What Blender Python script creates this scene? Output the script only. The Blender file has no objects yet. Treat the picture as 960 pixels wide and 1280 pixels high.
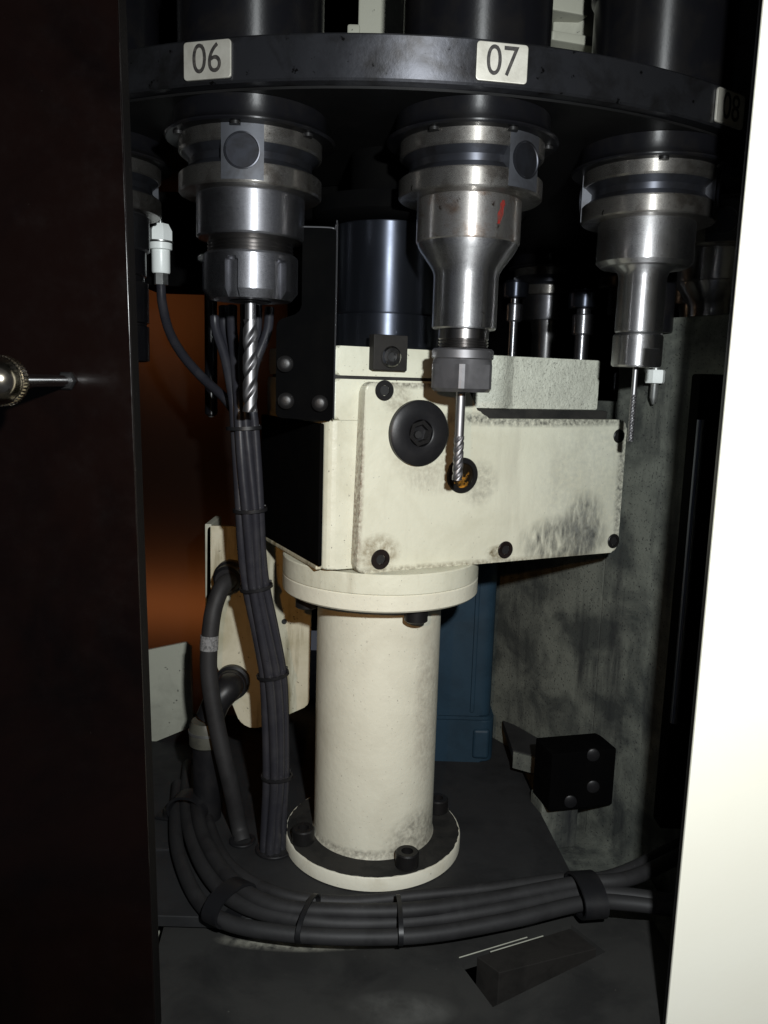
import bpy, bmesh, math, random
from mathutils import Vector, Matrix
random.seed(7)
scn = bpy.context.scene
C = scn.collection
ZO = 345.0            # mm: the camera sits 345 mm above the sump floor (z = 0)
MM = 0.001
PI = math.pi

# ------------------------------------------------------------------ camera
FPX, PITCH, ROLL = 1020.0, 0.159, 0.030
cp, sp, cr, sr = math.cos(PITCH), math.sin(PITCH), math.cos(ROLL), math.sin(ROLL)
FW, UP, RT = Vector((0, cp, -sp)), Vector((0, sp, cp)), Vector((1, 0, 0))
cam_d = bpy.data.cameras.new('camera'); cam = bpy.data.objects.new('camera', cam_d); C.objects.link(cam)
r_, u_ = RT * cr + UP * sr, -RT * sr + UP * cr
m = Matrix((r_, u_, -FW)).transposed().to_4x4(); m.translation = Vector((0, 0, ZO * MM)); cam.matrix_world = m
cam_d.sensor_fit = 'HORIZONTAL'; cam_d.sensor_width = 36.0; cam_d.lens = 36.0 * FPX / 960.0
cam_d.clip_start = 0.005; cam_d.clip_end = 20.0
scn.camera = cam

# ------------------------------------------------------------------ world, lamps, exposure
w = bpy.data.worlds.new('World'); scn.world = w; w.use_nodes = True
w.node_tree.nodes['Background'].inputs[0].default_value = (0.75, 0.82, 1.0, 1)
w.node_tree.nodes['Background'].inputs[1].default_value = 0.05

def lamp(name, loc, aim, power, size, col):
    l = bpy.data.lights.new(name, 'AREA'); l.shape = 'DISK'; l.size = size * MM; l.energy = power; l.color = col
    o = bpy.data.objects.new(name, l); C.objects.link(o)
    a = Vector(loc) * MM; a.z += ZO * MM; b = Vector(aim) * MM; b.z += ZO * MM
    o.location = a; o.rotation_euler = (b - a).to_track_quat('-Z', 'Y').to_euler()
    return o
lamp('camera_flash', (51, -8, 62), (55, 430, -130), 2.5, 13, (0.95, 0.99, 1.0))
fa = lamp('focus_assist_lamp', (-38, -8, 26), (-2, 430, -128), 1.0, 9, (1.0, 0.47, 0.10))
sl = bpy.data.lights.new('focus_assist_lamp', 'SPOT'); sl.energy = 1.15; sl.color = (1.0, 0.47, 0.10); sl.shadow_soft_size = 0.004
sl.spot_size = math.radians(42); sl.spot_blend = 1.0; old = fa.data; fa.data = sl; bpy.data.lights.remove(old)
lamp('window_glow_lamp', (-165, 655, 46), (-160, 600, 46), 0.032, 80, (1.0, 0.66, 0.40))  # added close behind the amber sheet to make its upper orange patch
wl = lamp('window_glow_lamp', (-165, 640, -176), (-165, 600, -176), 0.075, 44, (1.0, 0.66, 0.40))  # second added lamp, a flat bar for the lower orange band
wl.data.shape = 'RECTANGLE'; wl.data.size = 0.16; wl.data.size_y = 0.022

vs = scn.view_settings
scn.display_settings.display_device = 'sRGB'
vs.view_transform = 'Standard'; vs.look = 'None'; vs.exposure = 0.0; vs.gamma = 1.0; vs.use_curve_mapping = False
scn.cycles.max_bounces = 6

# ------------------------------------------------------------------ measuring helpers (mm, camera at the origin)
def _ray(px, py):
    a, b = px - 480.0, py - 640.0
    u, v = cr * a + sr * b, -sr * a + cr * b
    return FW + RT * (u / FPX) - UP * (v / FPX)
def at(px, py, y):                      # point of the photo's ray at distance y
    r = _ray(px, py); return r * (y / r.y)
def atz(px, py, z):                     # ... at height z
    r = _ray(px, py); return r * (z / r.z)

# ------------------------------------------------------------------ materials
def mat(name, col, rough=0.5, metal=0.0, col2=None, scale2=60.0, lo=0.45, hi=0.65, speck=None, speck_scale=500.0, speck_lo=0.66,
        bump=0.0, bump_scale=900.0, bump_dist=0.0003, rvar=0.0, spec=0.5, streak=None, coat=0.0, smears=None, aniso_z=False, aniso=0.0, rscale=90.0):
    M = bpy.data.materials.new(name); M.use_nodes = True
    N, L = M.node_tree.nodes, M.node_tree.links
    B = N['Principled BSDF']
    B.inputs['Metallic'].default_value = metal; B.inputs['Roughness'].default_value = rough
    B.inputs['Specular IOR Level'].default_value = spec; B.inputs['Coat Weight'].default_value = coat
    tc = N.new('ShaderNodeTexCoord').outputs['Object']
    if aniso:                           # turned surfaces: lathe marks run round the axis and spread the glint along it
        B.inputs['Anisotropic'].default_value = aniso; B.inputs['Anisotropic Rotation'].default_value = 0.25
        tg = N.new('ShaderNodeTangent'); tg.direction_type = 'RADIAL'; tg.axis = 'Z'; L.new(tg.outputs[0], B.inputs['Tangent'])
    def noise(scale, detail=5.0, vec=None, dist=0.0):
        n = N.new('ShaderNodeTexNoise'); n.inputs['Scale'].default_value = scale; n.inputs['Detail'].default_value = detail
        n.inputs['Roughness'].default_value = 0.62; n.inputs['Distortion'].default_value = dist
        L.new(vec or tc, n.inputs['Vector']); return n.outputs['Fac']
    def rng(src, a, b, c=0.0, d=1.0):
        n = N.new('ShaderNodeMapRange'); n.inputs[1].default_value = a; n.inputs[2].default_value = b
        n.inputs[3].default_value = c; n.inputs[4].default_value = d; L.new(src, n.inputs[0]); return n.outputs[0]
    def mix(fac, a, b):
        n = N.new('ShaderNodeMix'); n.data_type = 'RGBA'; L.new(fac, n.inputs[0])
        for v, i in ((a, 6), (b, 7)):
            if isinstance(v, tuple): n.inputs[i].default_value = (*v, 1)
            else: L.new(v, n.inputs[i])
        return n.outputs[2]
    def mul(a, b):
        n = N.new('ShaderNodeMath'); n.operation = 'MULTIPLY'; L.new(a, n.inputs[0])
        if isinstance(b, (int, float)): n.inputs[1].default_value = b
        else: L.new(b, n.inputs[1])
        return n.outputs[0]
    def finger():
        mp = N.new('ShaderNodeMapping'); mp.inputs['Rotation'].default_value = (0, math.radians(-33), 0); mp.inputs['Scale'].default_value = (1.3, 1, 0.45); L.new(tc, mp.inputs['Vector']); return mp.outputs[0]
    cur = col
    if col2 is not None: cur = mix(rng(noise(scale2, 7.0, dist=0.4), lo, hi), cur, col2)
    if streak is not None:              # (colour, scale across, lo, hi): vertical runs of oil and dirt
        mp = N.new('ShaderNodeMapping'); mp.inputs['Scale'].default_value = (1, 1, 0.12); L.new(tc, mp.inputs['Vector'])
        cur = mix(rng(noise(streak[1], 6.0, mp.outputs[0]), streak[2], streak[3]), cur, streak[0])
    for s in (smears or []):            # (centre xyz mm, radii mm, colour, strength): stains with a place of their own
        mp = N.new('ShaderNodeMapping'); mp.vector_type = 'TEXTURE'
        mp.inputs['Location'].default_value = [v * MM for v in s[0]]; mp.inputs['Scale'].default_value = [v * MM for v in s[1]]
        L.new(tc, mp.inputs['Vector'])
        g = N.new('ShaderNodeTexGradient'); g.gradient_type = 'SPHERICAL'; L.new(mp.outputs[0], g.inputs[0])
        f = mul(rng(g.outputs['Fac'], 0.0, 0.45), rng(noise(s[4] if len(s) > 4 else 420.0, 9.0, finger() if len(s) > 5 else None, dist=0.2), 0.32, 0.66))
        cur = mix(mul(f, s[3]), cur, s[2])
    if speck is not None: cur = mix(rng(noise(speck_scale, 3.0), speck_lo, speck_lo + 0.05), cur, speck)
    if isinstance(cur, tuple): B.inputs['Base Color'].default_value = (*cur, 1)
    else: L.new(cur, B.inputs['Base Color'])
    if rvar:
        L.new(rng(noise(rscale, 6.0 if rscale < 500 else 2.0), 0.3 if rscale < 500 else 0.45, 0.7 if rscale < 500 else 0.55, max(0.03, rough - rvar), min(1.0, rough + rvar)), B.inputs['Roughness'])
    if bump or aniso_z:
        b = N.new('ShaderNodeBump'); b.inputs['Strength'].default_value = bump or 0.25; b.inputs['Distance'].default_value = bump_dist
        vec = None
        if aniso_z:                     # fine lathe rings
            mp = N.new('ShaderNodeMapping'); mp.inputs['Scale'].default_value = (0.03, 0.03, 1.0); L.new(tc, mp.outputs[0].node.inputs['Vector']); vec = mp.outputs[0]
        L.new(noise(bump_scale, 5.0, vec), b.inputs['Height']); L.new(b.outputs[0], B.inputs['Normal'])
    return M

DIRT = (0.035, 0.035, 0.033)
M = {}
CREAM, CREAM2 = (0.55, 0.545, 0.44), (0.455, 0.445, 0.345)
M['cream'] = mat('cream_paint', CREAM, 0.42, col2=CREAM2, scale2=38, lo=0.44, hi=0.72, streak=((0.40, 0.38, 0.29), 90, 0.56, 0.78), speck=(0.16, 0.15, 0.13), speck_scale=620, speck_lo=0.675, bump=0.45, bump_scale=320, bump_dist=0.0004, rvar=0.1)
M['cream_plate'] = mat('cream_paint_cover', CREAM, 0.42, col2=CREAM2, scale2=24, lo=0.44, hi=0.74, streak=((0.44, 0.43, 0.345), 60, 0.56, 0.80), speck=(0.17, 0.165, 0.145), speck_scale=560, speck_lo=0.675, bump=0.5, bump_scale=300, bump_dist=0.0004, rvar=0.1,
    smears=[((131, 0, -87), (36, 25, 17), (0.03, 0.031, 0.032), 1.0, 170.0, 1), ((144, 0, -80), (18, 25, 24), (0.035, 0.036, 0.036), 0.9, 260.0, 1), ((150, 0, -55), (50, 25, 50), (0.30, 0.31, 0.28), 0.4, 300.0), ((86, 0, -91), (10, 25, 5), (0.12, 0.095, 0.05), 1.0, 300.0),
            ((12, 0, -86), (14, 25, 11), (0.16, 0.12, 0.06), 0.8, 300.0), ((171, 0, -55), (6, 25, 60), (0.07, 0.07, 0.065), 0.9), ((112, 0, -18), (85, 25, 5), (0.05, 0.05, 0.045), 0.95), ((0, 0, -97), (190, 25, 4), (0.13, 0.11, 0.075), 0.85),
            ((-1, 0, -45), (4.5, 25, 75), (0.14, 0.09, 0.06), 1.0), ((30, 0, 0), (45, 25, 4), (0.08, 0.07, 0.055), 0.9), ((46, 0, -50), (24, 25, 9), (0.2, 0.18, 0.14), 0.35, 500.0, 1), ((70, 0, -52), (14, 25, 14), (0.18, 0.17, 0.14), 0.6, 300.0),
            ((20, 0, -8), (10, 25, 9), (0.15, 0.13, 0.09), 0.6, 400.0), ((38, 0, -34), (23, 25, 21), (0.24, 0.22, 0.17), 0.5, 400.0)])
M['cream_rough'] = mat('cream_cast_paint', (0.50, 0.51, 0.43), 0.5, col2=(0.40, 0.405, 0.34), scale2=60, lo=0.42, hi=0.7, speck=(0.24, 0.24, 0.205), speck_scale=900, speck_lo=0.60, bump=1.0, bump_scale=420, bump_dist=0.0010)
M['cream_column'] = mat('cream_column_paint', (0.60, 0.585, 0.48), 0.42, col2=(0.51, 0.49, 0.395), scale2=26, lo=0.44, hi=0.72, speck=(0.34, 0.32, 0.265), speck_scale=760, speck_lo=0.66, bump=0.5, bump_scale=300, bump_dist=0.0004,
    smears=[((24, -22, 14), (22, 30, 22), (0.13, 0.12, 0.1), 0.7, 300.0), ((0, -34, 10), (60, 60, 4.5), (0.12, 0.11, 0.09), 0.75, 380.0), ((28, -15, 90), (9, 60, 60), (0.34, 0.31, 0.25), 0.6, 300.0)])
M['cream_rim'] = mat('cream_flange_paint', (0.62, 0.60, 0.50), 0.45, col2=(0.50, 0.47, 0.37), scale2=40, lo=0.48, hi=0.7, speck=(0.08, 0.075, 0.065), speck_scale=300, speck_lo=0.70, bump=0.4, bump_scale=420)
M['cream_dirty'] = mat('cream_oily_paint', (0.46, 0.43, 0.325), 0.5, col2=(0.34, 0.31, 0.21), scale2=25, streak=((0.15, 0.125, 0.065), 85, 0.52, 0.68), speck=(0.07, 0.062, 0.05), speck_scale=260, speck_lo=0.68, bump=0.4, bump_scale=350)
M['cream_pale'] = mat('pale_green_paint', (0.36, 0.36, 0.295), 0.5, col2=(0.25, 0.25, 0.205), scale2=22, speck=(0.05, 0.05, 0.045), speck_scale=240, speck_lo=0.68, bump=0.3, bump_scale=350)
M['wall_grimy'] = mat('grimy_wall_paint', (0.125, 0.132, 0.112), 0.65, col2=(0.042, 0.046, 0.042), scale2=30, lo=0.40, hi=0.62, streak=((0.014, 0.015, 0.017), 60, 0.50, 0.72), speck=(0.022, 0.022, 0.022), speck_scale=800, speck_lo=0.60, bump=0.5, bump_scale=300, bump_dist=0.0006, spec=0.25)
M['white_door'] = mat('white_door_paint', (0.86, 0.83, 0.715), 0.42, col2=(0.84, 0.80, 0.68), scale2=9, lo=0.45, hi=0.7, speck=(0.36, 0.335, 0.28), speck_scale=260, speck_lo=0.75, bump=0.08, bump_scale=500)
M['black_plate'] = mat('black_floor_paint', (0.0185, 0.0185, 0.0190), 0.62, col2=(0.011, 0.011, 0.0115), scale2=22, speck=(0.06, 0.057, 0.05), speck_scale=330, speck_lo=0.72, bump=0.3, bump_scale=300, spec=0.25, rvar=0.12)
M['front_plate'] = mat('worn_black_paint', (0.026, 0.0255, 0.024), 0.6, col2=(0.015, 0.0148, 0.0145), scale2=24, spec=0.25, speck=(0.07, 0.068, 0.06), speck_scale=300, speck_lo=0.73, bump=0.3, bump_scale=260,
    smears=[((-16, -11, 7), (26, 12, 20), (0.085, 0.084, 0.078), 0.9, 40.0), ((-68, 31, 7), (40, 8, 20), (0.30, 0.29, 0.24), 1.0, 140.0)])
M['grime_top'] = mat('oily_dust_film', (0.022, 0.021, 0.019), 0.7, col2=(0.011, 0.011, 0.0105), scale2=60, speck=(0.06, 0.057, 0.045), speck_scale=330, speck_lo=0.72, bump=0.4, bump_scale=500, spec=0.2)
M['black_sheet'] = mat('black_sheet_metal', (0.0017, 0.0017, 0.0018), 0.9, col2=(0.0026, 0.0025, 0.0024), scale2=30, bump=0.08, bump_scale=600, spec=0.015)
M['black_bolt'] = mat('black_oxide_bolt', (0.009, 0.0085, 0.0085), 0.40, metal=0.15, bump=0.2, bump_scale=900, spec=0.35)
M['rusty_bolt'] = mat('browned_bolt', (0.024, 0.018, 0.016), 0.33, metal=0.5, col2=(0.010, 0.008, 0.007), scale2=140, bump=0.25, bump_scale=900, spec=0.4)
M['socket_dark'] = mat('bolt_socket', (0.006, 0.006, 0.006), 0.6)
M['rubber'] = mat('black_rubber', (0.0075, 0.0075, 0.0085), 0.42, col2=(0.012, 0.0115, 0.012), scale2=80, bump=0.12, bump_scale=700, spec=0.3)
M['cable'] = mat('cable_jacket', (0.018, 0.018, 0.0225), 0.30, col2=(0.027, 0.0265, 0.030), scale2=60, bump=0.06, bump_scale=500, rvar=0.05, spec=0.6)
M['cable_dusty'] = mat('dusty_cable_jacket', (0.0185, 0.018, 0.0185), 0.6, col2=(0.011, 0.0105, 0.011), scale2=50, speck=(0.05, 0.048, 0.044), speck_scale=500, speck_lo=0.71, bump=0.2, bump_scale=400, spec=0.3)
M['disc'] = mat('blackened_disc_steel', (0.060, 0.061, 0.068), 0.40, metal=0.85, col2=(0.034, 0.033, 0.034), scale2=60, speck=(0.010, 0.0095, 0.0095), speck_scale=240, speck_lo=0.66, bump=0.14, bump_scale=420, rvar=0.07, spec=0.3, aniso=0.85)
M['disc_under'] = mat('dark_disc_underside', (0.0045, 0.0045, 0.0045), 0.5, col2=(0.007, 0.0065, 0.0065), scale2=40, spec=0.15)
M['pocket'] = mat('black_pocket_plastic', (0.0045, 0.0045, 0.0055), 0.36, col2=(0.007, 0.0065, 0.0065), scale2=60, speck=(0.014, 0.0125, 0.011), speck_scale=300, speck_lo=0.73, bump=0.10, bump_scale=500, spec=0.4, aniso=0.9)
M['steel'] = mat('ground_steel', (0.50, 0.495, 0.50), 0.44, metal=1.0, col2=(0.39, 0.38, 0.38), scale2=55, aniso=0.8, aniso_z=True, bump=0.08, bump_scale=2200, bump_dist=0.00006, rvar=0.22, rscale=9000.0, speck=(0.17, 0.155, 0.145), speck_scale=420, speck_lo=0.69)
M['steel_satin'] = mat('satin_steel', (0.235, 0.235, 0.25), 0.46, metal=1.0, rscale=9000.0, col2=(0.18, 0.18, 0.19), scale2=60, aniso=0.6, aniso_z=True, bump=0.06, bump_scale=2000, bump_dist=0.00008, rvar=0.20)
M['steel_stained'] = mat('stained_steel', (0.50, 0.475, 0.45), 0.44, metal=0.95, rscale=9000.0, col2=(0.33, 0.24, 0.185), scale2=85, lo=0.48, hi=0.64, speck=(0.12, 0.085, 0.07), speck_scale=260, speck_lo=0.67, aniso=0.85, aniso_z=True, bump=0.06, bump_scale=2000, bump_dist=0.00008, rvar=0.22)
M['flange_land'] = mat('worn_flange_land', (0.27, 0.257, 0.238), 0.46, metal=0.95, rvar=0.22, rscale=9000.0, col2=(0.15, 0.135, 0.12), scale2=90, lo=0.48, hi=0.66, speck=(0.04, 0.034, 0.028), speck_scale=330, speck_lo=0.68, bump=0.12, bump_scale=900, bump_dist=0.00006, aniso=0.8)
M['flange_groove'] = mat('blued_flange_groove', (0.060, 0.063, 0.075), 0.42, metal=0.85, col2=(0.04, 0.039, 0.042), scale2=70, aniso=0.8)
M['key_slot'] = mat('drive_slot_steel', (0.060, 0.063, 0.072), 0.52, metal=0.6, col2=(0.042, 0.042, 0.046), scale2=120, bump=0.15, bump_scale=700, bump_dist=0.0001)
M['nut'] = mat('grey_collet_nut', (0.155, 0.15, 0.155), 0.50, metal=0.8, col2=(0.115, 0.112, 0.115), scale2=70, bump=0.15, bump_scale=800, bump_dist=0.0001)
M['thread'] = mat('oily_thread_steel', (0.22, 0.21, 0.205), 0.36, metal=1.0, aniso=0.6)
M['carbide'] = mat('carbide', (0.27, 0.265, 0.272), 0.46, metal=1.0, bump=0.08, bump_scale=1500, bump_dist=0.00005)
M['spindle'] = mat('blued_spindle_steel', (0.075, 0.083, 0.105), 0.40, metal=0.95, aniso=0.9, aniso_z=True, bump=0.12, bump_scale=2600, bump_dist=0.0001, rvar=0.03)
M['label'] = mat('anodised_label', (0.56, 0.54, 0.475), 0.52, metal=0.72, col2=(0.44, 0.42, 0.36), scale2=120, lo=0.4, hi=0.7, speck=(0.2, 0.18, 0.15), speck_scale=500, speck_lo=0.70, bump=0.1, bump_scale=600)
M['ink'] = mat('engraved_ink', (0.014, 0.012, 0.011), 0.6, col2=(0.04, 0.035, 0.03), scale2=400)
M['red'] = mat('red_marker_paint', (0.30, 0.024, 0.018), 0.5, col2=(0.16, 0.05, 0.04), scale2=420, lo=0.42, hi=0.62)
M['blue'] = mat('blue_motor_paint', (0.012, 0.030, 0.048), 0.55, col2=(0.009, 0.0225, 0.036), scale2=35, speck=(0.008, 0.014, 0.02), speck_scale=300, speck_lo=0.71, bump=0.25, bump_scale=380, spec=0.25)
M['acrylic'] = mat('smoked_acrylic', (0.0036, 0.0015, 0.0011), 0.20, col2=(0.0016, 0.0008, 0.0007), scale2=14, spec=0.25, bump=0.03, bump_scale=120, speck=(0.016, 0.012, 0.010), speck_scale=300, speck_lo=0.76, rvar=0.1)
M['door_edge'] = mat('sawn_acrylic_edge', (0.0045, 0.0036, 0.0032), 0.7, speck=(0.02, 0.017, 0.014), speck_scale=300, speck_lo=0.68, bump=0.3, bump_scale=500, spec=0.1)
M['brass'] = mat('tarnished_brass_chrome', (0.62, 0.56, 0.46), 0.18, metal=1.0, col2=(0.42, 0.35, 0.25), scale2=120, rvar=0.05)
M['chrome'] = mat('chrome', (0.62, 0.62, 0.62), 0.18, metal=1.0)
M['white_nylon'] = mat('white_connector_nylon', (0.74, 0.77, 0.75), 0.35, bump=0.1, bump_scale=900)
M['zinc'] = mat('zinc_plated', (0.42, 0.43, 0.42), 0.36, metal=0.9, col2=(0.28, 0.28, 0.27), scale2=120)
M['gland_grey'] = mat('grey_connector', (0.065, 0.065, 0.052), 0.45, col2=(0.04, 0.04, 0.033), scale2=80)
M['dark_block'] = mat('browned_steel_block', (0.014, 0.0125, 0.011), 0.7, col2=(0.009, 0.008, 0.007), scale2=90, bump=0.3, bump_scale=700, spec=0.25)
M['black_void'] = mat('black_enclosure_paint', (0.002, 0.002, 0.002), 0.9, spec=0.01)
M['sleeve'] = mat('printed_clear_sleeve', (0.20, 0.20, 0.20), 0.25, col2=(0.07, 0.07, 0.07), scale2=900)
M['edge_bright'] = mat('bare_sheet_edge', (0.05, 0.05, 0.053), 0.4, metal=0.6)

# amber acrylic: lets the added glow lamps behind it through
A = bpy.data.materials.new('amber_acrylic'); A.use_nodes = True; M['amber_window'] = A
N_, L_ = A.node_tree.nodes, A.node_tree.links; pb = N_['Principled BSDF']
pb.inputs['Base Color'].default_value = (0.008, 0.005, 0.004, 1); pb.inputs['Roughness'].default_value = 0.22
tr = N_.new('ShaderNodeBsdfTranslucent'); tr.inputs[0].default_value = (0.42, 0.275, 0.18, 1)
ms = N_.new('ShaderNodeMixShader'); ms.inputs[0].default_value = 0.5
L_.new(pb.outputs[0], ms.inputs[1]); L_.new(tr.outputs[0], ms.inputs[2]); L_.new(ms.outputs[0], N_['Material Output'].inputs['Surface'])
G = mat('amber_oil_glass', (0.42, 0.18, 0.022), 0.12, coat=0.6, col2=(0.01, 0.007, 0.004), scale2=110, lo=0.39, hi=0.49); M['amber_glass'] = G

# ------------------------------------------------------------------ mesh helpers
class MB:
    """collects shapes, in mm, for ONE mesh object"""
    def __init__(s): s.bm = bmesh.new(); s.hard = False
    def box(s, c, size, rz=0.0, bevel=0.0, seg=2, rot=None):
        s.hard = bool(bevel)
        mt = Matrix.Translation(Vector(c)) @ (rot.to_4x4() if rot else Matrix.Rotation(rz, 4, 'Z')) @ Matrix.Diagonal((*size, 1))
        r = bmesh.ops.create_cube(s.bm, size=1.0, matrix=mt)
        if bevel:
            es = list({e for v in r['verts'] for e in v.link_edges})
            bmesh.ops.bevel(s.bm, geom=es, offset=bevel, segments=seg, affect='EDGES', profile=0.5)
        return s
    def lathe(s, prof, c=(0, 0, 0), seg=48, rot=None, cap=True, sq=None):
        """prof: (radius, height) from one end to the other; sq(angle, r, z) may reshape the section"""
        T = Matrix.Translation(Vector(c)) @ (rot.to_4x4() if rot else Matrix.Identity(4))
        rings = []
        for r, z in prof:
            ring = []
            for k in range(seg):
                a = 2 * PI * k / seg; rr = sq(a, r, z) if sq else r
                ring.append(s.bm.verts.new(T @ Vector((rr * math.cos(a), rr * math.sin(a), z))))
            rings.append(ring)
        for A_, B_ in zip(rings, rings[1:]):
            for k in range(seg):
                s.bm.faces.new((A_[k], A_[(k + 1) % seg], B_[(k + 1) % seg], B_[k]))
        if cap:
            s.bm.faces.new(rings[0][::-1]); s.bm.faces.new(rings[-1])
        return s
    def ring(s, r0, r1, z0, z1, c=(0, 0, 0), seg=64, rot=None, bev=0.0):
        T = Matrix.Translation(Vector(c)) @ (rot.to_4x4() if rot else Matrix.Identity(4))
        b = bev
        prof = [(r0, z0), (r1 - b, z0), (r1, z0 + b), (r1, z1 - b), (r1 - b, z1), (r0, z1)] if b else [(r0, z0), (r1, z0), (r1, z1), (r0, z1)]
        rings = [[s.bm.verts.new(T @ Vector((r * math.cos(2 * PI * k / seg), r * math.sin(2 * PI * k / seg), z))) for k in range(seg)] for r, z in prof]
        n = len(rings)
        for i in range(n):
            A_, B_ = rings[i], rings[(i + 1) % n]
            for k in range(seg): s.bm.faces.new((A_[k], A_[(k + 1) % seg], B_[(k + 1) % seg], B_[k]))
        return s
    def prism(s, poly, z0, z1, bevel=0.0, seg=2, frame=None):
        """poly in (x, y), extruded z0..z1; frame: 4x4 that carries (x, y, z) into place"""
        F = frame or Matrix.Identity(4); s.hard = bool(bevel)
        a = [s.bm.verts.new(F @ Vector((x, y, z0))) for x, y in poly]; b = [s.bm.verts.new(F @ Vector((x, y, z1))) for x, y in poly]
        n = len(poly); fs = [s.bm.faces.new(a[::-1]), s.bm.faces.new(b)]
        for k in range(n): fs.append(s.bm.faces.new((a[k], a[(k + 1) % n], b[(k + 1) % n], b[k])))
        if bevel:
            es = list({e for f in fs for e in f.edges})
            bmesh.ops.bevel(s.bm, geom=es, offset=bevel, segments=seg, affect='EDGES', profile=0.5)
        return s
    def tube(s, pts, r, seg=14, sub=8, flat=1.0):
        P = [Vector(p) for p in pts]; path = []
        if sub > 1 and len(P) > 2:
            for i in range(len(P) - 1):
                p0 = P[i - 1] if i else P[0] * 2 - P[1]; p1, p2 = P[i], P[i + 1]; p3 = P[i + 2] if i + 2 < len(P) else P[-1] * 2 - P[-2]
                for k in range(sub):
                    t = k / sub
                    path.append(0.5 * (2 * p1 + (p2 - p0) * t + (2 * p0 - 5 * p1 + 4 * p2 - p3) * t * t + (3 * p1 - p0 - 3 * p2 + p3) * t ** 3))
            path.append(P[-1])
        else: path = P
        s.path = path; nrm = None; rings = []
        for i, p in enumerate(path):
            t = (path[min(i + 1, len(path) - 1)] - path[max(i - 1, 0)]).normalized()
            if nrm is None: nrm = t.orthogonal().normalized()
            nrm = (nrm - t * nrm.dot(t)).normalized(); bi = t.cross(nrm)
            rings.append([s.bm.verts.new(p + (nrm * math.cos(2 * PI * k / seg) + bi * flat * math.sin(2 * PI * k / seg)) * r) for k in range(seg)])
        for A_, B_ in zip(rings, rings[1:]):
            for k in range(seg): s.bm.faces.new((A_[k], A_[(k + 1) % seg], B_[(k + 1) % seg], B_[k]))
        s.bm.faces.new(rings[0][::-1]); s.bm.faces.new(rings[-1])
        return s
    def flutes(s, x, y, z0, z1, r, n=3, pitch=16.0, core=0.58, seg=60):
        """fluted length of an end mill: n twisted lobes"""
        nz = max(16, int(abs(z1 - z0) * 2.2)); rings = []
        for i in range(nz + 1):
            z = z0 + (z1 - z0) * i / nz; tw = 2 * PI * (z - z0) / pitch; ring = []
            for k in range(seg):
                a = 2 * PI * k / seg; ph = ((a - tw) * n / (2 * PI)) % 1.0
                if ph < 0.42: rr = r * (1 - 0.04 * ph)
                elif ph < 0.80: rr = r * (core + (1 - core) * 0.5 * (1 + math.cos(PI * (ph - 0.42) / 0.38)))
                else: rr = r * (core + (1 - core) * ((ph - 0.80) / 0.2) ** 1.5)
                ring.append(s.bm.verts.new((x + rr * math.cos(a), y + rr * math.sin(a), z)))
            rings.append(ring)
        for A_, B_ in zip(rings, rings[1:]):
            for k in range(seg): s.bm.faces.new((A_[k], A_[(k + 1) % seg], B_[(k + 1) % seg], B_[k]))
        s.bm.faces.new(rings[0][::-1]); s.bm.faces.new(rings[-1])
        return s
    def build(s, name, m, parent=None, angle=35.0, local=False):
        if parent is not None and not parent.get('_local') and not local:
            o_ = parent['_org']; bmesh.ops.translate(s.bm, verts=s.bm.verts, vec=(-o_[0], -o_[1], -o_[2]))
        bmesh.ops.scale(s.bm, verts=s.bm.verts, vec=(MM, MM, MM))
        bmesh.ops.recalc_face_normals(s.bm, faces=s.bm.faces)
        me = bpy.data.meshes.new(name); s.bm.to_mesh(me); s.bm.free()
        for p in me.polygons: p.use_smooth = True
        me.set_sharp_from_angle(angle=math.radians(angle))
        me.materials.append(M[m])
        o = bpy.data.objects.new(name, me); C.objects.link(o)
        if s.hard: wn = o.modifiers.new('weighted_normal', 'WEIGHTED_NORMAL'); wn.keep_sharp = True
        if parent is not None:
            o.parent = parent; o['_org'] = list(parent['_org'])
            if parent.get('_local'): o['_local'] = 1
        else:
            o['_org'] = [0, 0, 0]; o.location = (0, 0, ZO * MM)
        return o

def thing(name, label, cat, loc=(0, 0, 0), rz=0.0, group=None, local=False):
    o = bpy.data.objects.new(name, None); C.objects.link(o); o.empty_display_size = 0.01
    o.location = (loc[0] * MM, loc[1] * MM, (loc[2] + ZO) * MM); o.rotation_euler = (0, 0, rz)
    o['label'] = label; o['category'] = cat; o['_org'] = list(loc)
    if group: o['group'] = group
    if local: o['_local'] = 1
    return o
def single(o, label, cat, group=None):
    o['label'] = label; o['category'] = cat
    if group: o['group'] = group
    return o
def struct(o): o['kind'] = 'structure'; return o
def copy_part(o, parent, mtx):
    c = o.copy(); C.objects.link(c); c.parent = parent; c.matrix_local = mtx
    for ch in o.children:
        d = ch.copy(); C.objects.link(d); d.parent = c
    return c
FRONT = Matrix.Rotation(PI / 2, 3, 'X')          # local +z -> world -y

# ------------------------------------------------------------------ setting: sump floor, walls
FZ = -264.0
struct(MB().box((0, 560, -351), (760, 900, 12)).build('sump_floor', 'black_plate'))
struct(MB().box((-20, 960, 20), (900, 20, 640)).build('wall_back', 'black_void'))
struct(MB().box((0, 560, 330), (900, 860, 20)).build('ceiling', 'black_void'))
struct(MB().box((-330, 640, 20), (20, 660, 640)).build('wall_left', 'black_void'))
struct(MB().box((330, 640, 20), (20, 660, 640)).build('wall_far_right', 'black_void'))
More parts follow.
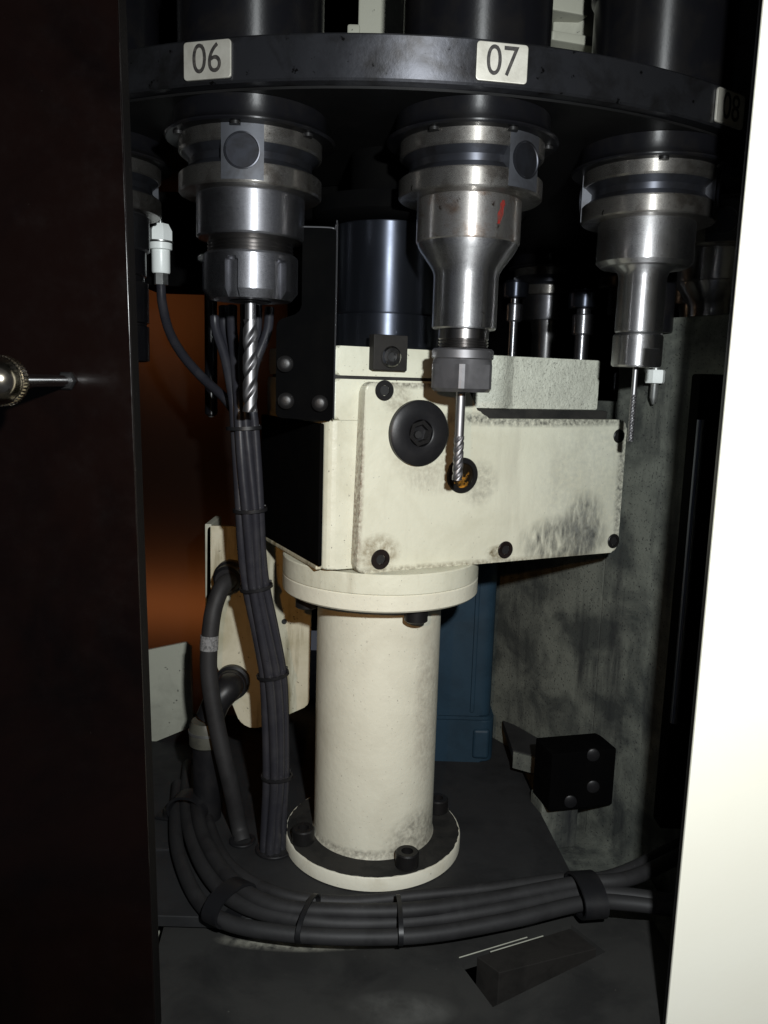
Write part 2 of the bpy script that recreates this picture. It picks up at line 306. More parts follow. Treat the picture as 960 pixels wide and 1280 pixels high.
# grimy casting wall on the right: a flat face, then an angled face coming forward
w1 = MB()
def wall_seg(mb, a, b, z0, z1, th=10):
    d = Vector((b[0] - a[0], b[1] - a[1])).normalized(); n = Vector((-d.y, d.x)) * th
    mb.prism([a, b, (b[0] + n.x, b[1] + n.y), (a[0] + n.x, a[1] + n.y)], z0, z1, bevel=1.0)
wall_seg(w1, (70, 612), (139.4, 500.6), -345, -8)
struct(w1.build('wall_rear_casting', 'wall_grimy'))
w1 = MB(); wall_seg(w1, (139, 500), (205, 392), -345, 40)
struct(w1.build('wall_right_casting', 'wall_grimy'))
# amber acrylic window of the enclosure, behind on the left
struct(MB().box((-150, 612, -70), (150, 4, 390), bevel=0.8).build('window_amber_acrylic', 'amber_window'))
# black floor plate that carries the column, with its slanting right edge
fp = [(-190, 366), (20, 366), (80, 374), (109, 392), (109, 409), (104, 470), (99, 564), (92, 650), (-190, 650)]
struct(MB().prism(fp, FZ - 6, FZ, bevel=0.6).build('floor_plate', 'black_plate'))
struct(MB().box((-150, 420.5, FZ + 0.4), (70, 1.2, 1.4), rz=0.06).build('floor_plate_seam', 'edge_bright'))
# front plate with a slot cut through it
fr = thing('front_plate', '', '', (30, 330, -279))
del fr['label'], fr['category']; fr['kind'] = 'structure'
zf = -272.0
q = [atz(571, 1199, zf), atz(714, 1156, zf), atz(757, 1190, zf), atz(616, 1259, zf)]
q = [(v.x, v.y) for v in q]
out = [(-106, 395), (146, 385), (149, 317), (-92, 240)]
pl = MB(); bm = pl.bm
vo = [[bm.verts.new((x, y, z)) for x, y in out] for z in (zf - 7, zf)]
vi = [[bm.verts.new((x, y, z)) for x, y in q] for z in (zf - 7, zf)]
for k in range(4):
    j = (k + 1) % 4
    bm.faces.new((vo[1][k], vo[1][j], vi[1][j], vi[1][k])); bm.faces.new((vo[0][k], vi[0][k], vi[0][j], vo[0][j]))
    bm.faces.new((vo[0][k], vo[0][j], vo[1][j], vo[1][k])); bm.faces.new((vi[0][k], vi[1][k], vi[1][j], vi[0][j]))
pl.build('plate', 'front_plate', fr)
bt = [atz(*p_, -274.0) for p_ in ((596, 1196), (624, 1216), (752, 1184), (712, 1160))]
single(MB().prism([(v.x, v.y) for v in bt], -300, -274, bevel=0.5).build('steel_block', 'dark_block'), 'dark steel block sunk in the slanted slot of the front plate', 'block')
d_ = Vector((q[1][0] - q[0][0], q[1][1] - q[0][1], 0))
for a_, b_, off in ((0.02, 0.60, 0.2), (0.26, 0.72, -2.0)):
    s_ = Vector((q[0][0], q[0][1], zf + 0.3)) + d_ * a_; e_ = Vector((q[0][0], q[0][1], zf + 0.3)) + d_ * b_
    n_ = Vector((-d_.y, d_.x, 0)).normalized() * off
    MB().tube([s_ + n_, e_ + n_], 0.28, seg=6, sub=1).build('worn_slot_edge', 'cream_pale', fr)
# pale ledges beside the plates
struct(MB().box((134, 446, -316), (66, 128, 52), bevel=1).build('ledge_right', 'wall_grimy'))
struct(MB().box((-107, 352, -315), (18, 70, 60), rz=-0.12, bevel=1).build('ledge_left', 'cream_pale'))

# ------------------------------------------------------------------ doors either side of the opening
dl = thing('acrylic_door', 'dark smoked acrylic door panel filling the left side', 'door', (-170, 306, -300), rz=0.0)
dm = MB(); sh = lambda z: -95.4 + (125 - z) / 391 * 6.8
dm.prism([(-330, -300), (sh(-300), -300), (sh(240), 240), (-330, 240)], 300, 304, frame=Matrix(((1, 0, 0, 0), (0, 0, 1, 0), (0, 1, 0, 0), (0, 0, 0, 1))), bevel=0.5)
dm.build('panel', 'acrylic', dl)
dm = MB(); dm.prism([(sh(-300) - 3, -300), (sh(-300) + 0.3, -300), (sh(240) + 0.3, 240), (sh(240) - 3, 240)], 300.6, 309, frame=Matrix(((1, 0, 0, 0), (0, 0, 1, 0), (0, 1, 0, 0), (0, 0, 0, 1))), bevel=0.6)
dm.build('edge_strip', 'door_edge', dl)
kn = at(84, 476, 300); kx, kz = kn.x, kn.z
kb = MB(); kb.lathe([(6.7, 0), (7.4, 0.6), (7.4, 4.4), (7.1, 5.0), (6.9, 5.4), (6.5, 7.0), (5.4, 8.8), (3.4, 10.5), (1.2, 11.1)], (kx, 251.5, kz), seg=64, rot=FRONT)
k = kb.build('knob', 'brass', dl)
kk = MB()
for i in range(46):
    a = 2 * PI * i / 46; kk.box((kx + 7.42 * math.cos(a), 249.0, kz + 7.42 * math.sin(a)), (0.45, 3.6, 0.55), rot=Matrix.Rotation(-a, 3, 'Y'))
kk.build('knurl', 'brass', k)['kind'] = 'stuff'
MB().lathe([(3.6, 0), (3.6, 1.2), (3.0, 1.8)], (kx, 299.9, kz), seg=6, rot=FRONT).build('lock_nut', 'black_bolt', dl)
MB().lathe([(2.0, 0), (2.0, 48.4)], (kx, 299.8, kz), seg=24, rot=FRONT).build('shaft', 'chrome', dl)

dr = thing('white_door', 'white painted sheet door overexposed along the right side', 'door', (215, 305, -345))
MB().box((124.3 + 110, 304.0, -60), (220, 2, 560), bevel=0.7).build('panel', 'white_door', dr)
MB().box((124.3 + 10, 308.2, -60), (18, 6.0, 558), bevel=1.5).build('edge_seal', 'rubber', dr)
rl = thing('guide_rail', 'black vertical rail just inside the white door', 'rail', (146, 402, -270))
t_, b_ = at(881, 430, 402), at(828, 1034, 402)
MB().box((t_.x + 5.0, 406, (8 + b_.z) / 2), (13, 12, 8 - b_.z), bevel=1.2).build('channel', 'black_sheet', rl)
MB().lathe([(2.0, b_.z + 60), (2.0, -14)], (t_.x + 0.5, 399.0, 0), seg=20).build('round_bar', 'spindle', rl)

# ------------------------------------------------------------------ carousel
CX, CY, RT_, PH, RR, NT = -3.5, 594.0, 219.4, 0.17, 258.5, 14
def tool_xy(i, r=RT_):
    a = PH + (i - 7) * 2 * PI / NT; return CX + r * math.sin(a), CY - r * math.cos(a), a
car = thing('tool_carousel', 'blackened steel carousel disc with numbered tool pockets', 'tool carousel', (CX, CY, 114), local=True)
MB().ring(90, RR, 0, 17, seg=256, bev=0.8).build('disc', 'disc', car)
MB().ring(95, RR - 6, -1.2, -0.2, seg=128).build('underside', 'disc_under', car)  # separate near-black ring under the disc
MB().lathe([(60, -52), (62, -50), (62, -24), (92, -22), (92, 40), (60, 42)], seg=96).build('hub', 'black_sheet', car)
hbm = MB().lathe([(3.0, -25), (3.2, -24.6), (3.2, -21.5)], (0, 0, 0), seg=16)
hb0 = hbm.build('hub_bolt', 'zinc', car)
for i in range(16):
    a = 2 * PI * i / 16 + 0.1; mt = Matrix.Translation((80 * MM * math.sin(a), -80 * MM * math.cos(a), 0))
    if i == 0: hb0.matrix_local = mt
    else: copy_part(hb0, car, mt)
# one pocket: sleeve above the disc, flared lip below it
P0 = MB().lathe([(31.5, 17.0), (31.5, 64), (33, 66), (33, 110), (31, 112)], seg=64).build('pocket', 'pocket', car)
MB().lathe([(27, -9.6), (27, -12.2), (36.6, -12.2), (37.4, -11.6), (37.4, -11.0), (36.2, -10.2), (34.6, -9.2), (33.6, -7.6), (33.3, -5.0), (33.3, -1.3)], seg=72).build('lip', 'pocket', P0, local=True)
for q_ in range(3):
    a = -PI / 2 + (q_ - 1) * 1.0 + 0.25
    MB().lathe([(2.2, -13.4), (2.2, -12.2)], (32.8 * math.cos(a), 32.8 * math.sin(a), 0), seg=14).build('lip_screw', 'black_bolt', P0, local=True)
hx = MB(); a = 0.95
hx.lathe([(3.6, -0.5), (3.6, 1.2), (3.0, 1.8)], (32.8 * math.sin(a), -32.8 * math.cos(a), 93), seg=24, rot=Matrix.Rotation(a, 3, 'Z') @ FRONT)
hx.build('set_screw', 'black_bolt', P0, local=True)
pk = {}
for i in range(1, 15):
    x, y, a = tool_xy(i)
    mt = Matrix.Translation(((x - CX) * MM, (y - CY) * MM, 0)) @ Matrix.Rotation(a, 4, 'Z')
    if i == 1: P0.matrix_local = mt; pk[i] = P0
    else: pk[i] = copy_part(P0, car, mt)
# number plates on the rim
def text_mesh(txt, size, name):
    cu = bpy.data.curves.new(name, 'FONT'); cu.body = txt; cu.size = size * MM; cu.align_x = 'CENTER'; cu.align_y = 'CENTER'
    cu.extrude = 0.00012; cu.offset = 0.0; cu.space_character = 0.98
    t = bpy.data.objects.new('tmp', cu); C.objects.link(t); bpy.context.view_layer.update()
    me = bpy.data.meshes.new_from_object(t.evaluated_get(bpy.context.evaluated_depsgraph_get())); me.name = name
    bpy.data.objects.remove(t); bpy.data.curves.remove(cu)
    me.materials.clear(); me.materials.append(M['ink']); return me
for i, tx in ((6, '06'), (7, '07'), (8, '08')):
    a = PH + (i - 7) * 2 * PI / NT
    R3 = Matrix(((math.cos(a), 0, math.sin(a)), (math.sin(a), 0, -math.cos(a)), (0, 1, 0)))
    pm = MB(); w_, h_ = 10.3, 7.1
    poly = []
    for sx, sy, a0 in ((1, 1, 0), (-1, 1, 90), (-1, -1, 180), (1, -1, 270)):
        for q_ in range(4):
            b = math.radians(a0 + 30 * q_); poly.append((sx * (w_ - 1.3) + 1.3 * math.cos(b), sy * (h_ - 1.3) + 1.3 * math.sin(b)))
    pm.prism(poly, 0, 1.2, bevel=0.35, seg=2)
    o = pm.build('number_plate', 'label', car)
    org = Vector((RR * math.sin(a), -RR * math.cos(a), 8.6)) + R3 @ Vector((0, 0, -0.15))
    o.matrix_local = Matrix.Translation(org * MM) @ R3.to_4x4()
    o['label'] = 'pale number plate reading ' + tx
    me = text_mesh(tx, 15.6, 'number'); tO = bpy.data.objects.new('number', me); C.objects.link(tO); tO.parent = o
    tO.location = (0, 0, 1.25 * MM); tO.scale = (0.86, 1.0, 1.0)

# ------------------------------------------------------------------ tool holders
FB = 79.0   # underside of the flanges
def holder(i, label, slot=None, land='flange_land'):
    x, y, a = tool_xy(i)
    t = thing('tool_holder', label, 'tool holder', (x, y, FB), group='tool holders hanging in the carousel', local=True)
    z = 0
    MB().lathe([(27, 0), (30.8, 0), (31.5, 0.7), (31.5, 7.4), (30.7, 8.2), (27, 8.4)], seg=96).build('flange_ridge', land, t)
    MB().lathe([(27, 16.4), (30.7, 16.6), (31.5, 17.4), (31.5, 24.2), (30.6, 25), (27, 25)], seg=96).build('flange_ridge', land, t)
    MB().lathe([(30.6, 7.8), (27.2, 11.0), (27.2, 13.8), (30.6, 17.0)], seg=96).build('flange_groove', 'flange_groove', t)
    if slot is not None:
        for sgn in (0, PI):
            b = slot + sgn; d = Vector((math.sin(b), -math.cos(b), 0)); rr = Matrix.Rotation(b, 3, 'Z')
            fr_ = rr @ FRONT; kb = MB()
            arc = [(31.75 * math.sin(b + math.radians(t_)), -31.75 * math.cos(b + math.radians(t_))) for t_ in range(-16, 17, 2)]
            kb.prism(arc + [(22 * math.sin(b + 0.28), -22 * math.cos(b + 0.28)), (22 * math.sin(b - 0.28), -22 * math.cos(b - 0.28))], 1.0, 23.6)
            ks = kb.build('drive_slot', 'key_slot', t)
            km = MB(); km.lathe([(7.4, -1.2), (7.4, 0.2), (6.9, 0.3), (6.6, -0.05)], d * 31.85 + Vector((0, 0, 12.2)), seg=40, rot=fr_); km.build('key_bore', 'flange_groove', ks)
    return t
def lathe_part(t, name, prof, m, seg=72, **k): return MB().lathe([(r, z - FB) for r, z in prof], seg=seg, **k).build(name, m, t)

t6 = holder(6, 'satin grey tool holder under plate 06 with slotted round nut and thick drill', slot=math.radians(3.0), land='flange_land')
lathe_part(t6, 'collar', [(23.2, 60.6), (24.0, 61.4), (24.0, 78.4), (23.2, 79.3)], 'steel_satin')
lathe_part(t6, 'neck', [(19.3, 53)] + [(r, 53.5 + k * 0.75) for k in range(9) for r in ((19.3,) if k % 2 else (18.6,))] + [(20.6, 60.2), (22.6, 60.8)], 'thread')
def slotted(a, r, z):
    u = ((a + PI / 2 + math.radians(20)) % (PI / 3)); w = math.radians(15)
    zt = 51.2 - FB - (0.0 if 0.2 * w < u < 0.8 * w else 1.2)
    return min(r, 18.6) if u < w and z < zt else r
MB().lathe([(17.0, 34.2 - FB), (18.4, 34.4 - FB), (21.4, 38.0 - FB), (21.4, 45 - FB), (21.4, 49.9 - FB), (21.4, 50.1 - FB), (21.4, 51.1 - FB), (21.4, 51.4 - FB), (21.4, 53.0 - FB), (20.2, 54.2 - FB), (16, 54.4 - FB)],
    seg=288, sq=slotted).build('collet_nut', 'steel_satin', t6, angle=24)
lathe_part(t6, 'nut_bore', [(2.6, 33.8), (9.5, 33.8), (9.5, 35)], 'socket_dark')
b6 = lathe_part(t6, 'drill', [(2.5, 26), (2.5, 37)], 'carbide', seg=28)
MB().flutes(0, 0, -16 - FB, 26 - FB, 3.45, n=2, pitch=24, core=0.55).build('flute', 'carbide', b6)

t7 = holder(7, 'bright stepped tool holder under plate 07 with red mark and hexagon nut', slot=math.radians(40))
lathe_part(t7, 'collar', [(22.4, 60.6), (23.0, 61.2), (23.0, 78.6), (22.2, 79.3)], 'steel_stained')
lathe_part(t7, 'body', [(13.9, 24.0), (14.5, 24.6), (14.5, 47.0), (14.9, 48.6), (16.0, 50.6), (20.8, 57.2), (22.0, 59.4), (22.3, 60.7)], 'steel')
lathe_part(t7, 'neck', [(11.2, 14.6)] + [(r, 15.2 + k * 0.65) for k in range(8) for r in ((11.4,) if k % 2 else (10.7,))] + [(11.4, 20.8), (11.4, 24.1)], 'thread')
hexr = lambda a, r: r * (math.cos(PI / 6) / math.cos((a + 0.10 + PI / 6) % (PI / 3) - PI / 6))
nt = MB(); nt.lathe([(13.2, 10.6 - FB), (14.0, 11.2 - FB), (14.0, 14.6 - FB), (13.2, 15.4 - FB), (9, 15.4 - FB)], seg=72); nt.build('nut_collar', 'nut', t7)
nt = MB(); nt.lathe([(12.6, -3.8 - FB), (15.0, -2.2 - FB), (15.0, 8.4 - FB), (13.3, 10.9 - FB)], seg=72, sq=lambda a, r, z: min(hexr(a, 15.5), r)); nt.build('collet_nut', 'nut', t7, angle=14)
b7 = lathe_part(t7, 'end_mill', [(2.2, -24), (2.2, -2)], 'carbide', seg=28)
MB().flutes(0, 0, -44.5 - FB, -24 - FB, 2.45, n=3, pitch=13, core=0.6).build('flute', 'carbide', b7)
rm = MB(); cols = []
for k in range(13):
    z = 76.4 - FB - k * 0.82; mid = math.radians(33) - 0.0075 * k; hw = (0.052 + 0.012 * math.sin(k * 1.1)) * (1.0 if 1 < k < 11 else 0.55)
    cols.append([rm.bm.verts.new((23.12 * math.sin(mid + t * hw), -23.12 * math.cos(mid + t * hw), z)) for t in (-1, -0.3, 0.3, 1)])
for A_, B_ in zip(cols, cols[1:]):
    for k in range(3): rm.bm.faces.new((A_[k], A_[k + 1], B_[k + 1], B_[k]))
bmesh.ops.solidify(rm.bm, geom=rm.bm.faces[:], thickness=0.1)
rm.build('paint_mark', 'red', t7)

t8 = holder(8, 'bright holder near the white door with slim shank and thin end mill', slot=math.radians(66))
lathe_part(t8, 'collar', [(20.8, 58.4), (23.0, 60.4), (23.0, 78.4), (22.4, 79.3)], 'steel')
lathe_part(t8, 'body', [(11.0, 27.2), (11.5, 27.8), (11.5, 54.0), (12.6, 56.6), (15.2, 58.5)], 'steel')
lathe_part(t8, 'groove', [(10.6, 26.0), (10.6, 27.6)], 'socket_dark')
nt = MB(); nt.lathe([(11.2, 10.6 - FB), (12.1, 11.4 - FB), (12.1, 19.4 - FB), (12.1, 19.6 - FB), (12.1, 25.6 - FB), (11.6, 26.3 - FB)], seg=72, sq=lambda a, r, z: min(r, 11.0 / max(0.05, abs(math.cos(a + PI / 2 - 0.42)))) if z < 19.5 - FB else r)
nt.build('collet_nut', 'steel', t8, angle=25)
b8 = lathe_part(t8, 'end_mill', [(1.35, -3), (1.35, 11)], 'carbide', seg=20)
MB().flutes(0, 0, -26.5 - FB, -3 - FB, 1.55, n=4, pitch=7, core=0.66, seg=40).build('flute', 'carbide', b8)

t9 = holder(9, 'dim stepped holder half hidden behind the white door edge', slot=math.radians(-20))
lathe_part(t9, 'collar', [(22.4, 61), (23.0, 61.6), (23.0, 78.6), (22.2, 79.3)], 'steel')
lathe_part(t9, 'body', [(13.9, 16), (14.5, 16.6), (14.5, 47.0), (16.0, 50.6), (22.0, 59.4), (22.3, 61)], 'steel')
lathe_part(t9, 'neck', [(11.2, 7), (11.4, 16.1)], 'thread')
nt = MB(); nt.lathe([(12.8, -10 - FB), (14.9, -8.6 - FB), (14.9, 5 - FB), (13.6, 7.2 - FB)], seg=72, sq=lambda a, r, z: min(hexr(a, 15.5), r)); nt.build('collet_nut', 'nut', t9, angle=22)

t5 = holder(5, 'black tool holder cut off by the acrylic door edge', slot=math.radians(-40))
lathe_part(t5, 'collar', [(22, 61), (25.5, 62), (25.5, 78), (24, 79.3)], 'steel_satin')
lathe_part(t5, 'body', [(22, 6), (24.6, 6.6), (24.6, 24), (23.4, 24.4), (23.4, 25.6), (24.6, 26), (24.6, 46), (22.6, 46.6), (22.6, 49), (23.6, 49.6), (23.6, 61.2)], 'pocket')

far_lab = {10: 'unlit steel holder behind the holder nearest the white door', 11: 'dark far holder seen left of the slim shank holder',
           12: 'dark far holder seen between the stepped and slim holders'}
for i, lab in far_lab.items():
    t = holder(i, lab, slot=math.radians(35 * i))
    lathe_part(t, 'collar', [(22.4, 58), (23.0, 60), (23.0, 78.6), (22.2, 79.3)], 'steel_satin', seg=48)
    lathe_part(t, 'body', [(12.0, 18), (12.6, 19), (12.6, 46), (14, 50), (15, 58.2)], 'steel', seg=48)
    lathe_part(t, 'collet_nut', [(11, -4), (14, -2), (14, 12), (10.5, 14), (10.5, 18.2)], 'steel_satin', seg=24)
    if i in (11, 12): lathe_part(t, 'end_mill', [(2.2, -30), (2.2, -2)], 'carbide', seg=20)

# ------------------------------------------------------------------ gearbox on the column
GA = math.atan2(77, 153); GO = (-13.0, 400.0, 0.0); ge = Vector((math.cos(GA), math.sin(GA), 0)); gt = Vector((-math.sin(GA), math.cos(GA), 0))
GK = 0.965
gb = thing('gearbox', 'cream painted cast gearbox with bolted front cover and black plug', 'gearbox', tuple(v * GK for v in GO), rz=GA, local=True)
gb.scale = (GK, GK, GK)
def on_plate(px, py, t=0.0):      # where the photo's ray meets the cover plane -> (s, z)
    r = _ray(px, py); n = gt; p0 = Vector(GO) + gt * t; k = p0.dot(n) / r.dot(n); p = r * k - Vector(GO); return p.dot(ge), p.z
SF = Matrix(((1, 0, 0, 0), (0, 0, 1, 0), (0, 1, 0, 0), (0, 0, 0, 1)))      # (s, z, t) -> (s, t, z)
# cover plate, rounded outline, stepped top edge
def rounded(pts, r, n=5):
    o = []
    for i in range(len(pts)):
        p, a, b = Vector(pts[i]), Vector(pts[i - 1]), Vector(pts[(i + 1) % len(pts)])
        da, db = (a - p).normalized(), (b - p).normalized(); rr = min(r, (a - p).length / 2.01, (b - p).length / 2.01)
        for k in range(n + 1):
            t = k / n; q = (p + da * rr) * (1 - t) ** 2 + p * 2 * t * (1 - t) + (p + db * rr) * t * t; o.append((q.x, q.y))
    return o
poly = rounded([(0, -96.4), (171, -96.4), (171, -18), (70, -18), (60, -0.5), (2.5, -0.5)], 5.0)
MB().prism(poly, 0, 7.0, bevel=1.3, seg=3, frame=SF).build('cover_plate', 'cream_plate', gb, angle=50)
# casting behind it
bp = rounded([(-14.5, 7.3), (169, 7.3), (169, 90), (120, 104), (-14.5, 104)], 7.0)
MB().prism(bp, -95.2, -19.5, bevel=1.2).build('body', 'cream', gb, angle=50)
MB().prism(rounded([(-14.5, 7.4), (60, 7.4), (60, 104), (-14.5, 104)], 7.0), -19.55, 0.5, bevel=2.2, seg=3).build('shoulder', 'cream', gb, angle=50)
MB().prism(rounded([(-12.5, 11.5), (60, 11.5), (60, 100), (-12.5, 100)], 7.0), 0.3, 2.4).build('dark_joint', 'grime_top', gb)  # dark band filling the gap below the upper casting
up_ = rounded([(-13.5, 10.5), (63, 10.5), (63, 104), (-13.5, 104)], 7.0)
MB().prism(up_, 2.2, 16.5, bevel=2.4, seg=3).build('upper_casting', 'cream', gb, angle=50)
bos = MB(); pts = [(71, 90)] + [(88 - 17 * math.cos(PI * k / 14), 31 - 17 * math.sin(PI * k / 14)) for k in range(11)] + [(103.5, 20.5), (166, 20.5), (166, 90)]
bos.prism(pts, -13.2, 15.8, bevel=0.9).build('rear_casting', 'cream_rough', gb, angle=28)
MB().prism([(66, 10.5), (165, 10.5), (165, 60), (66, 60)], -19.45, -13.4, bevel=0.8).build('dark_ledge', 'grime_top', gb)  # dark strip filling the gap below the rear casting
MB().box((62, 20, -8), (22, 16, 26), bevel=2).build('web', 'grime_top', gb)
# round boss the column bolts to (column axis in local coordinates)
COL = (-1.0, 440.0); cl = Vector((COL[0] / GK - GO[0], COL[1] / GK - GO[1], 0)); cs, ct = cl.dot(ge), cl.dot(gt)
MB().lathe([(r / GK, z / GK) for r, z in ((53.2, -103.3), (53.6, -102.9), (53.6, -93.6), (53.0, -93.0), (46, -92.8))], (cs, ct, 0), seg=96).build('round_boss', 'cream', gb)
# black side cover on the left flank
MB().box((-15.4, 57, -57.5), (2.4, 93, 72), bevel=0.8).build('side_cover', 'black_sheet', gb)
MB().box((-15.2, 58, -94.6), (3.2, 90, 2.0), bevel=0.5).build('flank_rim', 'cream_dirty', gb)
# bolts in counterbores
GF = FRONT
for px, py, rr, mm in ((480, 488, 5.0, 'black_bolt'), (475, 699, 5.2, 'rusty_bolt'), (631, 687, 4.8, 'rusty_bolt'), (766, 676, 4.3, 'black_bolt'), (773, 545, 4.0, 'black_bolt')):
    s_, z_ = on_plate(px, py)
    b = MB().ring(2.6, rr, 0, 1.1, (s_, -0.05, z_), seg=36, rot=GF, bev=0.35).build('bolt', mm, gb)
    MB().lathe([(2.7, 0.05), (2.7, 0.5)], (s_, -0.05, z_), seg=6, rot=GF).build('socket', 'socket_dark', b)
s_, z_ = on_plate(522, 541)
pg = MB().lathe([(16.6, -0.5), (16.6, 2.6), (15.6, 3.4), (7.6, 4.2), (6.8, 3.8), (6.8, 0.4)], (s_, 0, z_), seg=72, rot=GF).build('plug', 'rubber', gb)
sk = MB(); sk.ring(4.6, 6.75, 0.5, 3.6, (s_, 0, z_), seg=6, rot=GF @ Matrix.Rotation(0.3, 3, 'Z'))
sk.build('socket', 'black_bolt', pg)
MB().lathe([(2.0, 0.4), (2.0, 2.4)], (s_ - 0.8, 0, z_ - 0.8), seg=8, rot=GF).build('socket_core', 'socket_dark', pg)
s_, z_ = on_plate(577, 594)
sg = MB().ring(6.6, 9.4, -0.2, 1.6, (s_, 0, z_), seg=56, rot=GF, bev=0.5).build('sight_glass', 'black_bolt', gb)
MB().lathe([(6.7, 0.05), (6.7, 0.3), (4.6, 0.8), (1.5, 1.0)], (s_, 0, z_), seg=40, rot=GF).build('glass', 'amber_glass', sg)
# dark block with a screw on the top edge
s_, z_ = on_plate(488, 441, 6.0)
bk = MB().box((s_, 8.4, z_), (19, 6, 17.5), bevel=0.6).build('clamp_block', 'dark_block', gb)
s_, z_ = on_plate(490, 446, 3.0)
MB().ring(2.4, 5.2, 0, 3.0, (s_, 5.3, z_), seg=32, rot=GF, bev=0.8).build('screw', 'chrome', bk)
MB().lathe([(2.5, 0.2), (2.5, 1.2)], (s_, 5.3, z_), seg=6, rot=GF).build('screw_socket', 'socket_dark', bk)
# blued spindle housing on top
MB().lathe([(28.6, 16.0), (29.6, 17.4), (29.6, 34.0), (28.8, 34.8), (26.2, 35.0)], (cs - 2, ct, 0), seg=96).build('spindle_ring', 'spindle', gb)
MB().lathe([(27.6, 34.9), (27.9, 35.4), (27.9, 79.6), (27.2, 80.4)], (cs - 2, ct, 0), seg=96).build('spindle_housing', 'spindle', gb)
MB().lathe([(30, 80.2), (38, 82), (40, 84), (40, 92), (20, 94), (20, 119)], (cs - 2, ct, 0), seg=64).build('spindle_cap', 'black_sheet', gb)

# ------------------------------------------------------------------ column
pe = thing('pedestal', 'cream painted round pedestal column standing on the black floor plate', 'pedestal', (COL[0], COL[1], FZ), local=True)
H = lambda z: z - FZ
MB().lathe([(35.2, H(-255.6)), (34.4, H(-254)), (34.3, H(-250)), (34.3, H(-111.5))], seg=96).build('tube', 'cream_column', pe)
MB().lathe([(33, H(-112.4)), (52.6, H(-112.4)), (53.6, H(-111.4)), (53.6, H(-104.0)), (53.0, H(-103.4))], seg=96).build('top_flange', 'cream_column', pe)
MB().lathe([(50.0, 0.1), (50.6, 0.6), (50.6, 7.6), (50.2, 8.2)], seg=96).build('base_flange', 'cream_rim', pe)
dt = MB(); dt.ring(34.0, 50.4, 8.0, 8.6, seg=180); 
for v in dt.bm.verts:
    r = math.hypot(v.co.x, v.co.y)
    if r > 45:
        a = math.atan2(v.co.y, v.co.x); kk_ = (50.0 - 0.5 * abs(math.sin(a * 23) * math.sin(a * 9 + 1)) - 0.35 * random.random()) / r; v.co.x *= kk_; v.co.y *= kk_
dt.build('oil_film', 'grime_top', pe)
for kz, nm in ((0, 'base_bolt'), (1, 'flange_bolt')):
    for i in range(4):
        a = math.radians(26 + 90 * i); x, y = 43 * math.sin(a), -43 * math.cos(a)
        if kz == 0: mb = MB().ring(3.2, 6.3, 8.5, 17.0, (x, y, 0), seg=36, bev=0.7); cz = (9, 15.0)
        else: mb = MB().lathe([(5.2, H(-120.2)), (6.0, H(-119.6)), (6.0, H(-112.5))], (x, y, 0), seg=36)
        b = mb.build(nm, 'black_bolt', pe)
        if kz == 0: MB().lathe([(3.3, cz[0]), (3.3, 13.0)], (x, y, 0), seg=6).build('socket', 'socket_dark', b)

# ------------------------------------------------------------------ black bracket left of the spindle
br = thing('sheet_bracket', 'black sheet metal bracket bolted beside the spindle', 'bracket', (-38, 384, -18))
BY = 383.0
b_ = at(419, 405, BY); zt, zb = at(420, 284, BY).z, at(418, 526, BY).z
poly = rounded([(b_.x - 27, zb + 0.6), (b_.x, zb), (b_.x, zt), (b_.x - 15.5, zt), (b_.x - 15.5, 30), (b_.x - 27, 26)], 3.0)
MB().prism(poly, BY, BY + 2.0, bevel=0.3, frame=SF).build('front_sheet', 'black_sheet', br)
MB().tube([(b_.x - 15, BY, zt - 0.2), (b_.x - 4, BY, zt - 0.2), (b_.x - 0.9, BY, zt - 1.0), (b_.x + 0.1, BY, zt - 4), (b_.x + 0.1, BY, zb + 0.6)], 0.42, seg=6, sub=3).build('bare_edge', 'edge_bright', br)
for px, py in ((357, 455), (358, 501), (400, 504)):
    p = at(px, py, BY - 0.2); MB().lathe([(3.8, 0), (3.8, 2.4), (3.0, 3.4), (1.8, 3.8)], (p.x, BY, p.z), seg=28, rot=FRONT).build('bolt', 'black_bolt', br)

# ------------------------------------------------------------------ blue motor
mo = thing('electric_motor', 'blue painted square motor standing behind the column', 'motor', (52, 575, FZ))
def rsq(x0, x1, y0, y1, r): return rounded([(x0, y0), (x1, y0), (x1, y1), (x0, y1)], r, 6)
MB().prism(rsq(8, 80, 545, 615, 9), -231, -96, bevel=1.0).build('housing', 'blue', mo, angle=30)
MB().prism(rsq(5, 82.5, 542, 618, 10), -264, -233, bevel=1.6).build('end_bell', 'blue', mo, angle=30)
MB().prism(rsq(6, 81.5, 543.5, 616, 9), -233.2, -230.8).build('joint_band', 'blue', mo, angle=30)
for x in (22, 66): MB().box((x, 544.6, -165), (3, 2.2, 126), bevel=0.8).build('rib', 'blue', mo)
MB().box((73, 544, -250), (12, 8, 22), bevel=2.5, seg=3).build('foot_lug', 'blue', mo)

# ------------------------------------------------------------------ connector bracket with glands, left of the column
cb = thing('connector_bracket', 'oil stained cream bracket plate behind the cable bundle', 'bracket', (-75, 480, -214))
p = [at(258, 657, 477.9), at(392, 662, 477.9), at(386, 882, 477.9), at(318, 912, 477.9), at(300, 904, 477.9), at(258, 800, 477.9)]
MB().prism(rounded([(v.x, v.z) for v in p], 3, 3), 478, 482, bevel=0.6, frame=SF).build('plate', 'cream_dirty', cb)
v = at(258, 655, 477.9)
MB().box((v.x + 1.0, 493, v.z - 36), (4, 30, 72), bevel=0.6).build('side_flange', 'cream_pale', cb)
v = at(380, 770, 477.4)
MB().lathe([(1.6, 0), (1.6, 0.5)], (v.x - 12, 478, v.z - 4), seg=16, rot=FRONT).build('hole', 'socket_dark', cb)

